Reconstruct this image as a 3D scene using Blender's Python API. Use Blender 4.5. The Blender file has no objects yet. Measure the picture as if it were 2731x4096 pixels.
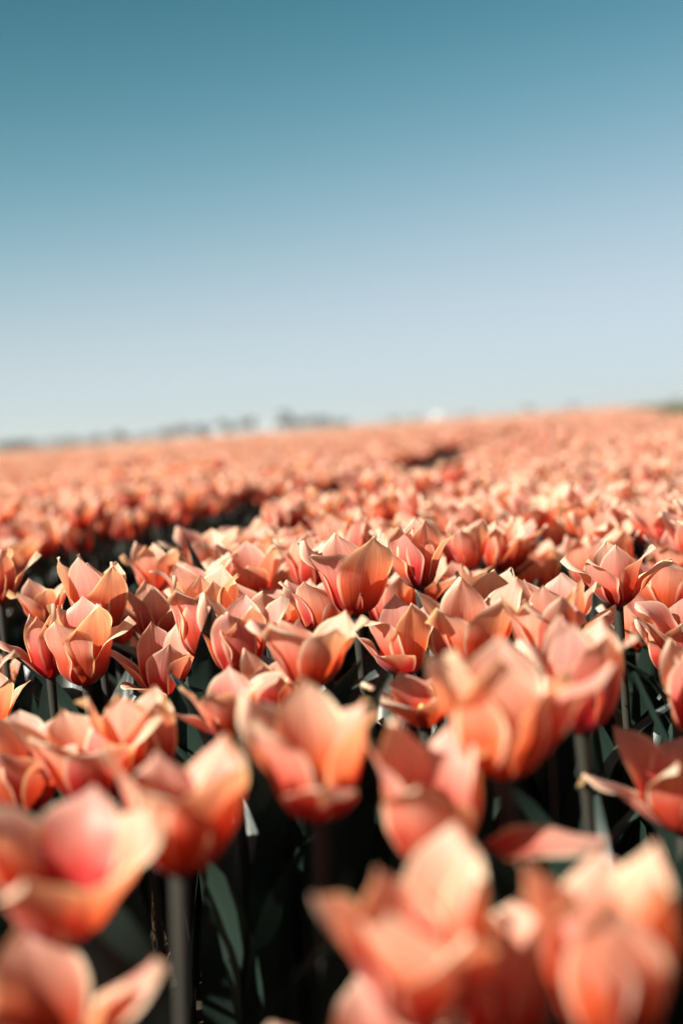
import bpy, bmesh, math, random
import numpy as np
from mathutils import Matrix, Vector

R = math.radians
scene = bpy.context.scene
COL = scene.collection

# ------------------------------------------------------------------ camera
PW, PH = 682.0, 1024.0
LENS = 50.0
FPX = PH * LENS / 36.0
CAM_H = 0.545
CAM = Vector((0, 0, CAM_H))
YAW, PITCH, ROLL = R(11.0), R(3.42), R(-4.2)      # row direction of the beds is +Y
FOCUS = 1.27
cam_rot = Matrix.Rotation(YAW, 3, 'Z') @ Matrix.Rotation(R(90) - PITCH, 3, 'X') @ Matrix.Rotation(ROLL, 3, 'Z')
cd = bpy.data.cameras.new('camera')
cd.sensor_fit = 'VERTICAL'; cd.sensor_height = 36.0; cd.sensor_width = 24.0
cd.lens = LENS; cd.clip_start = 0.02; cd.clip_end = 9000
cd.dof.use_dof = True; cd.dof.focus_distance = FOCUS; cd.dof.aperture_fstop = 3.2
cam = bpy.data.objects.new('camera', cd); COL.objects.link(cam)
cam.matrix_world = Matrix.Translation(CAM) @ cam_rot.to_4x4()
scene.camera = cam

def pix_dir(x, y):
    """direction of a pixel of the 682 x 1024 picture, scaled so that depth along the view axis is 1"""
    return cam_rot @ Vector(((x - PW / 2) / FPX, -(y - PH / 2) / FPX, -1.0))

VIEW = cam_rot @ Vector((0, 0, -1))
VIEW_AZ = math.atan2(VIEW.y, VIEW.x)

# ------------------------------------------------------------------ light
SUN_EL, SUN_LEFT = 36.0, 122.0                      # degrees up, degrees to the left of the view direction
sun_az = VIEW_AZ + R(SUN_LEFT)
to_sun = Vector((math.cos(sun_az) * math.cos(R(SUN_EL)), math.sin(sun_az) * math.cos(R(SUN_EL)), math.sin(R(SUN_EL))))
world = bpy.data.worlds.new('World'); scene.world = world; world.use_nodes = True
nt = world.node_tree; nt.nodes.clear()
sky = nt.nodes.new('ShaderNodeTexSky'); sky.sky_type = 'NISHITA'; sky.sun_disc = False
sky.sun_elevation = R(SUN_EL)
sky.sun_rotation = math.atan2(to_sun.x, to_sun.y)
sky.altitude = 0; sky.air_density = 0.5; sky.dust_density = 0.3; sky.ozone_density = 5.0
# one film-like grade for the whole sky: a power and a gain for each channel
sep = nt.nodes.new('ShaderNodeSeparateColor'); cmb = nt.nodes.new('ShaderNodeCombineColor')
nt.links.new(sky.outputs[0], sep.inputs[0])
for ch, (gam, gain, knee) in enumerate(((3.5, 3.14, 3.0), (2.4, 4.08, 6.2), (2.6, 4.9, 43.0))):
    pw = nt.nodes.new('ShaderNodeMath'); pw.operation = 'POWER'; pw.inputs[1].default_value = gam
    ml = nt.nodes.new('ShaderNodeMath'); ml.operation = 'MULTIPLY'; ml.inputs[1].default_value = gain
    nt.links.new(sep.outputs[ch], pw.inputs[0]); last = pw.outputs[0]
    if knee:                                        # soft shoulder: p / (p + knee)
        ad = nt.nodes.new('ShaderNodeMath'); ad.operation = 'ADD'; ad.inputs[1].default_value = knee
        dv = nt.nodes.new('ShaderNodeMath'); dv.operation = 'DIVIDE'
        nt.links.new(last, ad.inputs[0]); nt.links.new(last, dv.inputs[0]); nt.links.new(ad.outputs[0], dv.inputs[1]); last = dv.outputs[0]
    nt.links.new(last, ml.inputs[0]); nt.links.new(ml.outputs[0], cmb.inputs[ch])
bg = nt.nodes.new('ShaderNodeBackground'); bg.inputs['Strength'].default_value = 0.08
wo = nt.nodes.new('ShaderNodeOutputWorld')
nt.links.new(cmb.outputs[0], bg.inputs['Color'])
nt.links.new(bg.outputs[0], wo.inputs['Surface'])
sd = bpy.data.lights.new('sun', 'SUN'); sd.energy = 5.0; sd.angle = R(0.53); sd.color = (1.0, 0.935, 0.835)
sun = bpy.data.objects.new('sun', sd); COL.objects.link(sun)
sun.rotation_euler = (-to_sun).to_track_quat('-Z', 'Y').to_euler()
scene.view_settings.view_transform = 'Standard'; scene.view_settings.look = 'None'
scene.view_settings.gamma = 1.0; scene.view_settings.exposure = 1.3
try:
    scene.cycles.max_bounces = 8; scene.cycles.transmission_bounces = 6; scene.cycles.diffuse_bounces = 4
    scene.cycles.sample_clamp_indirect = 6.0
except Exception:
    pass

# ------------------------------------------------------------------ materials
def new_mat(name):
    m = bpy.data.materials.new(name); m.use_nodes = True
    t = m.node_tree; t.nodes.clear()
    out = t.nodes.new('ShaderNodeOutputMaterial')
    return m, t, out

def N(t, kind, **kw):
    n = t.nodes.new(kind)
    for k, v in kw.items():
        if k.startswith('i_'):
            n.inputs[k[2:].replace('_', ' ')].default_value = v
        else:
            setattr(n, k, v)
    return n

def ramp(t, stops, interp='LINEAR'):
    r = t.nodes.new('ShaderNodeValToRGB'); r.color_ramp.interpolation = interp
    e = r.color_ramp.elements
    while len(e) < len(stops): e.new(0.5)
    for el, (p, c) in zip(e, stops):
        el.position = p; el.color = (*c, 1)
    return r

def math_node(t, op, a, b=None, clamp=False):
    n = t.nodes.new('ShaderNodeMath'); n.operation = op; n.use_clamp = clamp
    for i, v in enumerate((a, b)):
        if v is None: continue
        if isinstance(v, (int, float)): n.inputs[i].default_value = v
        else: t.links.new(v, n.inputs[i])
    return n.outputs[0]

def mix_col(t, fac, a, b, blend='MIX'):
    n = t.nodes.new('ShaderNodeMix'); n.data_type = 'RGBA'; n.blend_type = blend
    for sock, v in ((n.inputs[0], fac), (n.inputs[6], a), (n.inputs[7], b)):
        if isinstance(v, (int, float)): sock.default_value = v
        elif isinstance(v, tuple): sock.default_value = (*v, 1)
        else: t.links.new(v, sock)
    return n.outputs[2]

def petal_material():
    m, t, out = new_mat('petal')
    au = N(t, 'ShaderNodeAttribute', attribute_name='pu').outputs['Fac']
    av = N(t, 'ShaderNodeAttribute', attribute_name='pv').outputs['Fac']
    ar = N(t, 'ShaderNodeAttribute', attribute_name='rnd').outputs['Fac']
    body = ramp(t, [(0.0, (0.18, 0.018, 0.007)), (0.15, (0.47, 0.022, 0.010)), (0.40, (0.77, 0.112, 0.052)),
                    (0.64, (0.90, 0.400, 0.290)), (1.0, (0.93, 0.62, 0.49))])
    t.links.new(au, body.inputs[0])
    # fine veins that run along the petal
    cmb = N(t, 'ShaderNodeCombineXYZ')
    t.links.new(math_node(t, 'MULTIPLY', av, 9.0), cmb.inputs[0])
    t.links.new(math_node(t, 'MULTIPLY', au, 1.2), cmb.inputs[1])
    t.links.new(math_node(t, 'MULTIPLY', ar, 37.0), cmb.inputs[2])
    vn = N(t, 'ShaderNodeTexNoise', i_Scale=1.6, i_Detail=4.0, i_Roughness=0.65); t.links.new(cmb.outputs[0], vn.inputs['Vector'])
    cmb2 = N(t, 'ShaderNodeCombineXYZ')
    t.links.new(math_node(t, 'MULTIPLY', av, 30.0), cmb2.inputs[0]); t.links.new(math_node(t, 'MULTIPLY', au, 1.6), cmb2.inputs[1])
    t.links.new(math_node(t, 'MULTIPLY', ar, 53.0), cmb2.inputs[2])
    fn = N(t, 'ShaderNodeTexNoise', i_Scale=1.5, i_Detail=2.0); t.links.new(cmb2.outputs[0], fn.inputs['Vector'])
    fr = ramp(t, [(0.34, (0.84, 0.74, 0.70)), (0.62, (1.05, 1.06, 1.06))]); t.links.new(fn.outputs['Fac'], fr.inputs[0])
    vr = ramp(t, [(0.30, (0.80, 0.72, 0.70)), (0.7, (1.08, 1.08, 1.08))]); t.links.new(vn.outputs['Fac'], vr.inputs[0])
    c = mix_col(t, 0.85, body.outputs[0], vr.outputs[0], 'MULTIPLY')
    c = mix_col(t, 0.75, c, fr.outputs[0], 'MULTIPLY')
    # darker midrib flame
    aab = math_node(t, 'ABSOLUTE', av)
    mid = N(t, 'ShaderNodeMapRange', i_From_Min=0.0, i_From_Max=0.22, i_To_Min=0.42, i_To_Max=0.0, interpolation_type='SMOOTHSTEP')
    t.links.new(aab, mid.inputs['Value'])
    midf = math_node(t, 'MULTIPLY', mid.outputs[0], math_node(t, 'SUBTRACT', 1.0, au))
    c = mix_col(t, midf, c, (0.50, 0.035, 0.018))
    # pale cream margin, wider and softer towards the tip
    edge = math_node(t, 'ADD', math_node(t, 'POWER', aab, 5.0), math_node(t, 'MULTIPLY', math_node(t, 'POWER', au, 9.0), 0.55))
    edge = math_node(t, 'ADD', edge, math_node(t, 'MULTIPLY', math_node(t, 'SUBTRACT', vn.outputs['Fac'], 0.5), 0.35))
    er = N(t, 'ShaderNodeMapRange', i_From_Min=0.36, i_From_Max=0.80, i_To_Min=0.0, i_To_Max=0.95, interpolation_type='SMOOTHSTEP')
    t.links.new(edge, er.inputs['Value'])
    lowfade = N(t, 'ShaderNodeMapRange', i_From_Min=0.10, i_From_Max=0.5, i_To_Min=0.0, i_To_Max=1.0)
    t.links.new(au, lowfade.inputs['Value'])
    c = mix_col(t, math_node(t, 'MULTIPLY', er.outputs[0], lowfade.outputs[0]), c, (0.93, 0.76, 0.53))
    # each petal its own tone
    hsv = N(t, 'ShaderNodeHueSaturation')
    t.links.new(math_node(t, 'ADD', math_node(t, 'MULTIPLY', ar, 0.024), 0.4885), hsv.inputs['Hue'])
    t.links.new(math_node(t, 'ADD', math_node(t, 'MULTIPLY', ar, 0.24), 0.87), hsv.inputs['Value'])
    t.links.new(c, hsv.inputs['Color'])
    c = hsv.outputs[0]
    pb = N(t, 'ShaderNodeBsdfPrincipled', i_Roughness=0.42)
    pb.inputs['Specular IOR Level'].default_value = 0.35
    pb.inputs['Sheen Weight'].default_value = 0.12
    pb.inputs['Sheen Roughness'].default_value = 0.4
    t.links.new(c, pb.inputs['Base Color'])
    tr = N(t, 'ShaderNodeBsdfTranslucent')
    t.links.new(mix_col(t, 1.0, c, (1.0, 0.80, 0.54), 'MULTIPLY'), tr.inputs['Color'])
    bump = N(t, 'ShaderNodeBump', i_Strength=0.25, i_Distance=0.0012)
    t.links.new(vn.outputs['Fac'], bump.inputs['Height']); t.links.new(bump.outputs[0], pb.inputs['Normal'])
    mx = N(t, 'ShaderNodeMixShader'); mx.inputs[0].default_value = 0.52
    t.links.new(pb.outputs[0], mx.inputs[1]); t.links.new(tr.outputs[0], mx.inputs[2])
    t.links.new(mx.outputs[0], out.inputs['Surface'])
    return m

def leaf_material(name, c1, c2, rough, transl=0.12):
    m, t, out = new_mat(name)
    au = N(t, 'ShaderNodeAttribute', attribute_name='pu').outputs['Fac']
    av = N(t, 'ShaderNodeAttribute', attribute_name='pv').outputs['Fac']
    ar = N(t, 'ShaderNodeAttribute', attribute_name='rnd').outputs['Fac']
    cmb = N(t, 'ShaderNodeCombineXYZ')
    t.links.new(math_node(t, 'MULTIPLY', av, 14.0), cmb.inputs[0]); t.links.new(math_node(t, 'MULTIPLY', au, 2.0), cmb.inputs[1])
    t.links.new(math_node(t, 'MULTIPLY', ar, 31.0), cmb.inputs[2])
    vn = N(t, 'ShaderNodeTexNoise', i_Scale=1.5, i_Detail=3.0); t.links.new(cmb.outputs[0], vn.inputs['Vector'])
    c = mix_col(t, vn.outputs['Fac'], c1, c2)
    pb = N(t, 'ShaderNodeBsdfPrincipled', i_Roughness=rough); t.links.new(c, pb.inputs['Base Color'])
    pb.inputs['Specular IOR Level'].default_value = 0.5
    bump = N(t, 'ShaderNodeBump', i_Strength=0.2, i_Distance=0.001)
    t.links.new(vn.outputs['Fac'], bump.inputs['Height']); t.links.new(bump.outputs[0], pb.inputs['Normal'])
    tr = N(t, 'ShaderNodeBsdfTranslucent'); t.links.new(c, tr.inputs['Color'])
    mx = N(t, 'ShaderNodeMixShader'); mx.inputs[0].default_value = transl
    t.links.new(pb.outputs[0], mx.inputs[1]); t.links.new(tr.outputs[0], mx.inputs[2]); t.links.new(mx.outputs[0], out.inputs['Surface'])
    return m

def noise_material(name, stops, scale, rough=0.9, bump=0.0, detail=6.0, spec=0.2, dist=0.01):
    m, t, out = new_mat(name)
    tc = N(t, 'ShaderNodeTexCoord')
    no = N(t, 'ShaderNodeTexNoise', i_Scale=scale, i_Detail=detail, i_Roughness=0.62)
    t.links.new(tc.outputs['Object'], no.inputs['Vector'])
    rp = ramp(t, stops); t.links.new(no.outputs['Fac'], rp.inputs[0])
    pb = N(t, 'ShaderNodeBsdfPrincipled', i_Roughness=rough); pb.inputs['Specular IOR Level'].default_value = spec
    t.links.new(rp.outputs[0], pb.inputs['Base Color'])
    if bump:
        b = N(t, 'ShaderNodeBump', i_Strength=bump, i_Distance=dist); t.links.new(no.outputs['Fac'], b.inputs['Height'])
        t.links.new(b.outputs[0], pb.inputs['Normal'])
    t.links.new(pb.outputs[0], out.inputs['Surface'])
    return m

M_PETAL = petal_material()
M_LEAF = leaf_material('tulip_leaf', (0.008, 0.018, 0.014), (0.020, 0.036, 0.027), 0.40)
M_STEM = leaf_material('tulip_stem', (0.010, 0.012, 0.007), (0.020, 0.016, 0.010), 0.75, 0.0)
M_PISTIL = noise_material('pistil', [(0.3, (0.30, 0.32, 0.10)), (0.7, (0.45, 0.42, 0.14))], 300, 0.5)
M_SOIL = noise_material('soil', [(0.25, (0.012, 0.009, 0.007)), (0.55, (0.030, 0.022, 0.016)), (0.8, (0.055, 0.040, 0.028))], 28, 0.95, 0.6)
M_STRAW = noise_material('straw', [(0.3, (0.045, 0.028, 0.018)), (0.7, (0.10, 0.065, 0.04))], 60, 0.8)
M_GROUND = noise_material('far_meadow', [(0.3, (0.060, 0.062, 0.018)), (0.55, (0.12, 0.10, 0.035)), (0.8, (0.17, 0.13, 0.06))], 0.02, 0.95)
M_VERGE = noise_material('verge_turf', [(0.3, (0.030, 0.045, 0.012)), (0.7, (0.07, 0.085, 0.028))], 6, 0.95, 0.4)
M_GRASS = leaf_material('grass_blade', (0.045, 0.075, 0.018), (0.09, 0.115, 0.035), 0.5, 0.25)
M_BARK = noise_material('bark', [(0.3, (0.05, 0.040, 0.030)), (0.7, (0.10, 0.085, 0.065))], 2, 0.95)
M_TWIG = [leaf_material('spring_crown_olive', (0.055, 0.050, 0.020), (0.085, 0.070, 0.030), 0.8, 0.1),
          leaf_material('spring_crown_brown', (0.080, 0.055, 0.034), (0.12, 0.085, 0.052), 0.8, 0.1),
          leaf_material('hedge_dark', (0.030, 0.032, 0.014), (0.05, 0.048, 0.022), 0.8, 0.1)]
M_WHITE = noise_material('white_render', [(0.3, (0.74, 0.73, 0.70)), (0.7, (0.82, 0.81, 0.79))], 0.8, 0.8)
M_ROOF = noise_material('slate_roof', [(0.3, (0.11, 0.11, 0.12)), (0.7, (0.18, 0.18, 0.19))], 1.5, 0.7)
M_ROOFW = noise_material('pale_metal_roof', [(0.3, (0.62, 0.66, 0.70)), (0.7, (0.74, 0.77, 0.80))], 1.5, 0.35, spec=0.5)
M_GLASS = noise_material('window_glass', [(0.3, (0.03, 0.04, 0.05)), (0.7, (0.06, 0.07, 0.08))], 1.0, 0.1, spec=0.6)
M_DOOR = noise_material('painted_door', [(0.3, (0.05, 0.10, 0.07)), (0.7, (0.07, 0.13, 0.09))], 1.0, 0.5)

# ------------------------------------------------------------------ helpers
def link(name, mesh, parent=None, **props):
    o = bpy.data.objects.new(name, mesh); COL.objects.link(o)
    if parent is not None: o.parent = parent
    for k, v in props.items(): o[k] = v
    return o

def mesh_np(name, V, Q, mat, attrs=None, smooth=True):
    """mesh from arrays: Q is an (n,4) or (n,3) index array"""
    V = np.asarray(V, np.float32); Q = np.asarray(Q, np.int32)
    me = bpy.data.meshes.new(name)
    k = Q.shape[1]; n = len(Q)
    me.vertices.add(len(V)); me.vertices.foreach_set('co', V.ravel())
    me.loops.add(n * k); me.loops.foreach_set('vertex_index', Q.ravel())
    me.polygons.add(n)
    me.polygons.foreach_set('loop_start', np.arange(0, n * k, k, dtype=np.int32))
    try: me.polygons.foreach_set('loop_total', np.full(n, k, np.int32))
    except Exception: pass
    me.polygons.foreach_set('use_smooth', np.full(n, smooth))
    for nm, arr in (attrs or {}).items():
        a = me.attributes.new(nm, 'FLOAT', 'POINT'); a.data.foreach_set('value', np.asarray(arr, np.float32))
    me.materials.append(mat)
    me.update(calc_edges=True)
    return me

def grid_quads(nu, nv):
    i = np.arange(nu - 1)[:, None] * nv + np.arange(nv - 1)[None, :]
    i = i.ravel()
    return np.stack([i, i + 1, i + nv + 1, i + nv], 1)

def smoothstep(x, a, b):
    x = np.clip((x - a) / (b - a), 0, 1); return x * x * (3 - 2 * x)

def petal_geo(p, nu, nv):
    """one tulip petal: p holds az (deg, 0 = -Y), phi (lean of the middle), tip (lean of the end), L, W, ..."""
    rng = np.random.RandomState(p['seed'])
    L, W = p['L'], p['W']
    t = np.linspace(0, 1, nu)
    # lean from the vertical along the petal: flat at the receptacle, then the cup wall, then the end
    fine = np.linspace(0, 1, 81)
    phi = p['base'] + (p['phi'] - p['base']) * smoothstep(fine, 0.0, 0.26) \
        + (p['tip'] - p['phi']) * smoothstep(fine, p.get('bend', 0.55), 1.0) \
        - p.get('belly', 8) * np.sin(np.pi * np.clip((fine - .25) / .6, 0, 1))
    ph = np.radians(phi)
    r = 0.0045 + np.concatenate([[0], np.cumsum(np.sin(ph)[:-1])]) * L / 80
    z = np.concatenate([[0], np.cumsum(np.cos(ph)[:-1])]) * L / 80
    rt, zt, pt = np.interp(t, fine, r), np.interp(t, fine, z), np.interp(t, fine, ph)
    # outline: narrow base, broad shoulder, small pointed tip
    tm = p.get('shoulder', 0.56)
    w = np.where(t < tm, 0.26 + 0.74 * np.sin(np.pi / 2 * np.clip(t / tm, 0, 1)) ** 0.9,
                 np.cos(np.pi / 2 * np.clip((t - tm) / (1 - tm), 0, 1)) ** 0.84)
    w = w * (1 - 0.30 * smoothstep(t, 0.84, 0.97)); w[-1] = 0.0
    hw = W * w
    s = np.linspace(-1, 1, nv)
    cup = p['cup'] * (1 - 0.45 * smoothstep(t, 0.45, 1.0))             # sideways curvature, 1/m
    T = np.stack([np.sin(pt), np.cos(pt)], 1)                           # (radial, up)
    Nn = np.stack([-np.cos(pt), np.sin(pt)], 1)                         # inward normal
    S = hw[:, None] * s[None, :]
    k = cup[:, None] + 1e-3
    lat = np.sin(S * k) / k
    inn = (1 - np.cos(S * k)) / k
    # centre keel, wavy margin, a curl of one edge
    keel = p['keel'] * np.exp(-(s[None, :] / 0.22) ** 2) * smoothstep(t, 0.05, 0.5)[:, None]
    f1, f2 = rng.uniform(0, 6.28, 2)
    wave = p['wave'] * (np.abs(s[None, :]) ** 2.2) * (np.sin(t[:, None] * rng.uniform(7, 11) + f1 + s[None, :] * 1.3)
           + 0.5 * np.sin(t[:, None] * rng.uniform(15, 21) + f2)) * smoothstep(t, 0.15, 0.5)[:, None]
    roll = p['roll'] * np.abs(s[None, :]) ** 3 * smoothstep(t, 0.35, 0.8)[:, None] * (1 + p['rollside'] * s[None, :])
    off = inn - keel + wave - roll
    lat = lat + p['twist'] * t[:, None] ** 2 * hw.max() * 0.5
    rad = rt[:, None] + off * Nn[:, :1]
    up = zt[:, None] + off * Nn[:, 1:]
    a = R(p['az'])
    ca, sa = math.cos(a), math.sin(a)
    # az 0 points to -Y, counter-clockwise seen from above
    x = rad * sa + lat * ca
    y = -rad * ca + lat * sa
    V = np.stack([x, y, up], 2).reshape(-1, 3)
    U = np.repeat(t, nv); Vv = np.tile(s, nu)
    return V, grid_quads(nu, nv), U, Vv

TYPES = {   # phi, tip, base, spread of phi, bend
    'bud':    dict(phi=4,  tip=-12, base=56, var=3),
    'goblet': dict(phi=11, tip=8,   base=58, var=5),
    'cup':    dict(phi=18, tip=22,  base=62, var=7),
    'open':   dict(phi=28, tip=46,  base=66, var=10),
    'star':   dict(phi=38, tip=66,  base=70, var=11),
}

def bloom_params(kind, seed, over=None):
    rng = random.Random(seed)
    T = TYPES[kind]; out = []
    for i in range(6):
        outer = i % 2 == 0
        p = dict(az=i * 60 + rng.uniform(-9, 9), phi=T['phi'] + rng.uniform(-1, 1) * T['var'] + (4 if outer else -4),
                 tip=T['tip'] + rng.uniform(-1.6, 1.6) * T['var'] + (5 if outer else -3), base=T['base'],
                 L=0.073 * rng.uniform(0.90, 1.10) * (1.0 if outer else 0.97), W=0.0214 * rng.uniform(0.90, 1.08) * (1.0 if outer else 1.06),
                 cup=rng.uniform(26, 40), keel=rng.uniform(0.0002, 0.0009), wave=rng.uniform(0.0008, 0.0024),
                 roll=rng.choice([0, 0, 0.002, 0.004, 0.006]), rollside=rng.uniform(-0.8, 0.8), twist=rng.uniform(-0.3, 0.3),
                 bend=rng.uniform(0.42, 0.66), shoulder=rng.uniform(0.48, 0.60), seed=rng.randrange(10 ** 6), rnd=rng.random())
        if rng.random() < 0.16 and kind in ('cup', 'open', 'goblet'):
            p['tip'] += rng.uniform(20, 55); p['phi'] += 5
        if over and i in over: p.update(over[i])
        out.append(p)
    return out

def petal_meshes(params, nu=15, nv=9):
    ms = []; pts = []
    for p in params:
        V, Q, U, Vv = petal_geo(p, nu, nv)
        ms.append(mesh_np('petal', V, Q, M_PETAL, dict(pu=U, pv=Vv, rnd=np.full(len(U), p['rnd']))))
        pts.append(V)
    return ms, np.concatenate(pts)

def merged_bloom(params, nu, nv):
    Vs, Qs, Us, Vvs, Rs = [], [], [], [], []; n = 0
    for p in params:
        V, Q, U, Vv = petal_geo(p, nu, nv)
        Vs.append(V); Qs.append(Q + n); Us.append(U); Vvs.append(Vv); Rs.append(np.full(len(U), p['rnd'])); n += len(V)
    return np.concatenate(Vs), np.concatenate(Qs), np.concatenate(Us), np.concatenate(Vvs), np.concatenate(Rs)

def leaf_geo(seed, nu, nv):
    """unit-free tulip leaf, base at the origin, leaning to -Y"""
    rng = np.random.RandomState(seed)
    L = rng.uniform(0.25, 0.34); W = rng.uniform(0.020, 0.033)
    fine = np.linspace(0, 1, 61)
    p0, p1, p2 = rng.uniform(4, 13), rng.uniform(8, 22), rng.uniform(22, 80)
    ph = np.radians(p0 + (p1 - p0) * fine + (p2 - p1) * smoothstep(fine, 0.45, 1.0))
    r = 0.004 + np.concatenate([[0], np.cumsum(np.sin(ph)[:-1])]) * L / 60
    z = np.concatenate([[0], np.cumsum(np.cos(ph)[:-1])]) * L / 60
    t = np.linspace(0, 1, nu)
    rt, zt, pt = np.interp(t, fine, r), np.interp(t, fine, z), np.interp(t, fine, ph)
    w = W * np.where(t < .42, 0.45 + 0.55 * np.sin(np.pi / 2 * t / .42), np.cos(np.pi / 2 * (t - .42) / .58) ** 1.05); w[-1] = 0
    s = np.linspace(-1, 1, nv)
    S = w[:, None] * s[None, :]
    fold = rng.uniform(0.35, 0.75) * (1 - 0.5 * t)
    f = rng.uniform(0, 6.28)
    off = np.abs(S) * fold[:, None] + 0.003 * s[None, :] ** 2 * np.sin(t[:, None] * rng.uniform(6, 10) + f + 1.5 * s[None, :]) * smoothstep(t, .1, .4)[:, None]
    tw = np.radians(rng.uniform(-35, 35)) * t[:, None] ** 1.5
    lat = S * np.cos(tw) - off * np.sin(tw); off = S * np.sin(tw) + off * np.cos(tw)
    rad = rt[:, None] - off * np.cos(pt)[:, None]; up = zt[:, None] + off * np.sin(pt)[:, None]
    V = np.stack([lat, -rad, up], 2).reshape(-1, 3)
    return V, grid_quads(nu, nv), np.repeat(t, nv), np.tile(s, nu)

def stem_geo(seed, nr, ns):
    """stem of unit height, gently bowed, ends on the axis"""
    rng = np.random.RandomState(seed)
    t = np.linspace(0, 1, nr); a = np.linspace(0, 2 * np.pi, ns, endpoint=False)
    bx, by = rng.uniform(-.018, .018, 2)
    cx, cy = bx * np.sin(np.pi * t), by * np.sin(np.pi * t)
    rad = 0.0036 + 0.0006 * (1 - t) + 0.0012 * smoothstep(t, 0.96, 1.0)
    V = np.stack([cx[:, None] + rad[:, None] * np.cos(a), cy[:, None] + rad[:, None] * np.sin(a), np.repeat(t[:, None], ns, 1)], 2).reshape(-1, 3)
    i = (np.arange(nr - 1)[:, None] * ns + np.arange(ns)[None, :]).ravel()
    j = (np.arange(nr - 1)[:, None] * ns + (np.arange(ns)[None, :] + 1) % ns).ravel()
    return V, np.stack([i, j, j + ns, i + ns], 1), np.repeat(t, ns), np.tile(np.linspace(-1, 1, ns), nr)

# ------------------------------------------------------------------ the setting: ground, soil, verge
me = bpy.data.meshes.new('ground'); S_ = 4500
me.from_pydata([(-S_, -S_, -0.02), (S_, -S_, -0.02), (S_, S_, -0.02), (-S_, S_, -0.02)], [], [(0, 1, 2, 3)]); me.materials.append(M_GROUND)
link('ground', me, kind='structure')

FIELD_END = 135.0
BED_R, BED_W, GAP = 0.68, 1.25, 0.48
PERIOD = BED_W + GAP
def soil_mesh():
    xs = np.concatenate([-np.geomspace(4.0, 75.0, 24)[::-1], np.arange(-3.95, 0.86, 0.045)])
    ys = np.concatenate([np.arange(-1.5, 4.5, 0.045), np.geomspace(4.55, FIELD_END + 1.5, 60)])
    X, Y = np.meshgrid(xs, ys, indexing='ij')
    rng = np.random.RandomState(3)
    Z = np.zeros_like(X)
    for sc, am in ((9, .007), (19, .006), (43, .005)):
        for k in range(5):
            a = rng.uniform(0, 6.28); Z += am * np.sin(sc * (X * math.cos(a) + Y * math.sin(a)) + rng.uniform(0, 6.28)) * 0.5
    Z += rng.uniform(-.006, .006, Z.shape)
    near = (np.abs(X) < 4.0) & (Y < 4.5)
    Z = np.where(near, Z, 0.0)
    k = ((BED_R - X) % PERIOD)
    Z -= 0.03 * ((k > BED_W) & near)
    V = np.stack([X, Y, Z], 2).reshape(-1, 3)
    return mesh_np('soil', V, grid_quads(len(xs), len(ys))[:, ::-1], M_SOIL)
link('soil', soil_mesh(), kind='structure')
me = bpy.data.meshes.new('grass_verge')
me.from_pydata([(0.84, -3, -0.01), (7, -3, 0.01), (7, FIELD_END + 30, 0.01), (0.84, FIELD_END + 30, -0.01)], [], [(0, 1, 2, 3)]); me.materials.append(M_VERGE)
link('grass_verge', me, kind='structure')

# ------------------------------------------------------------------ tulips: shared pieces
LEAVES = []
for k in range(10):
    V, Q, U, Vv = leaf_geo(100 + k, 14, 7)
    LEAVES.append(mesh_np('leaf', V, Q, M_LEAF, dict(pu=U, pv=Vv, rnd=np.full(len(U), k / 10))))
STEMS = []
for k in range(4):
    V, Q, U, Vv = stem_geo(k, 7, 8)
    STEMS.append(mesh_np('stem', V, Q, M_STEM, dict(pu=U, pv=Vv, rnd=np.full(len(U), k / 4))))
def pistil_mesh():
    nr, ns = 7, 8
    t = np.linspace(0, 1, nr); a = np.linspace(0, 2 * np.pi, ns, endpoint=False)
    rad = 0.0028 + 0.0022 * smoothstep(t, 0.72, 0.9) - 0.0035 * smoothstep(t, 0.93, 1.0)
    V = np.stack([rad[:, None] * np.cos(a), rad[:, None] * np.sin(a), np.repeat(t[:, None] * 0.024, ns, 1)], 2).reshape(-1, 3)
    i = (np.arange(nr - 1)[:, None] * ns + np.arange(ns)[None, :]).ravel()
    j = (np.arange(nr - 1)[:, None] * ns + (np.arange(ns)[None, :] + 1) % ns).ravel()
    return mesh_np('pistil', V, np.stack([i, j, j + ns, i + ns], 1), M_PISTIL)
PISTIL = pistil_mesh()

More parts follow.
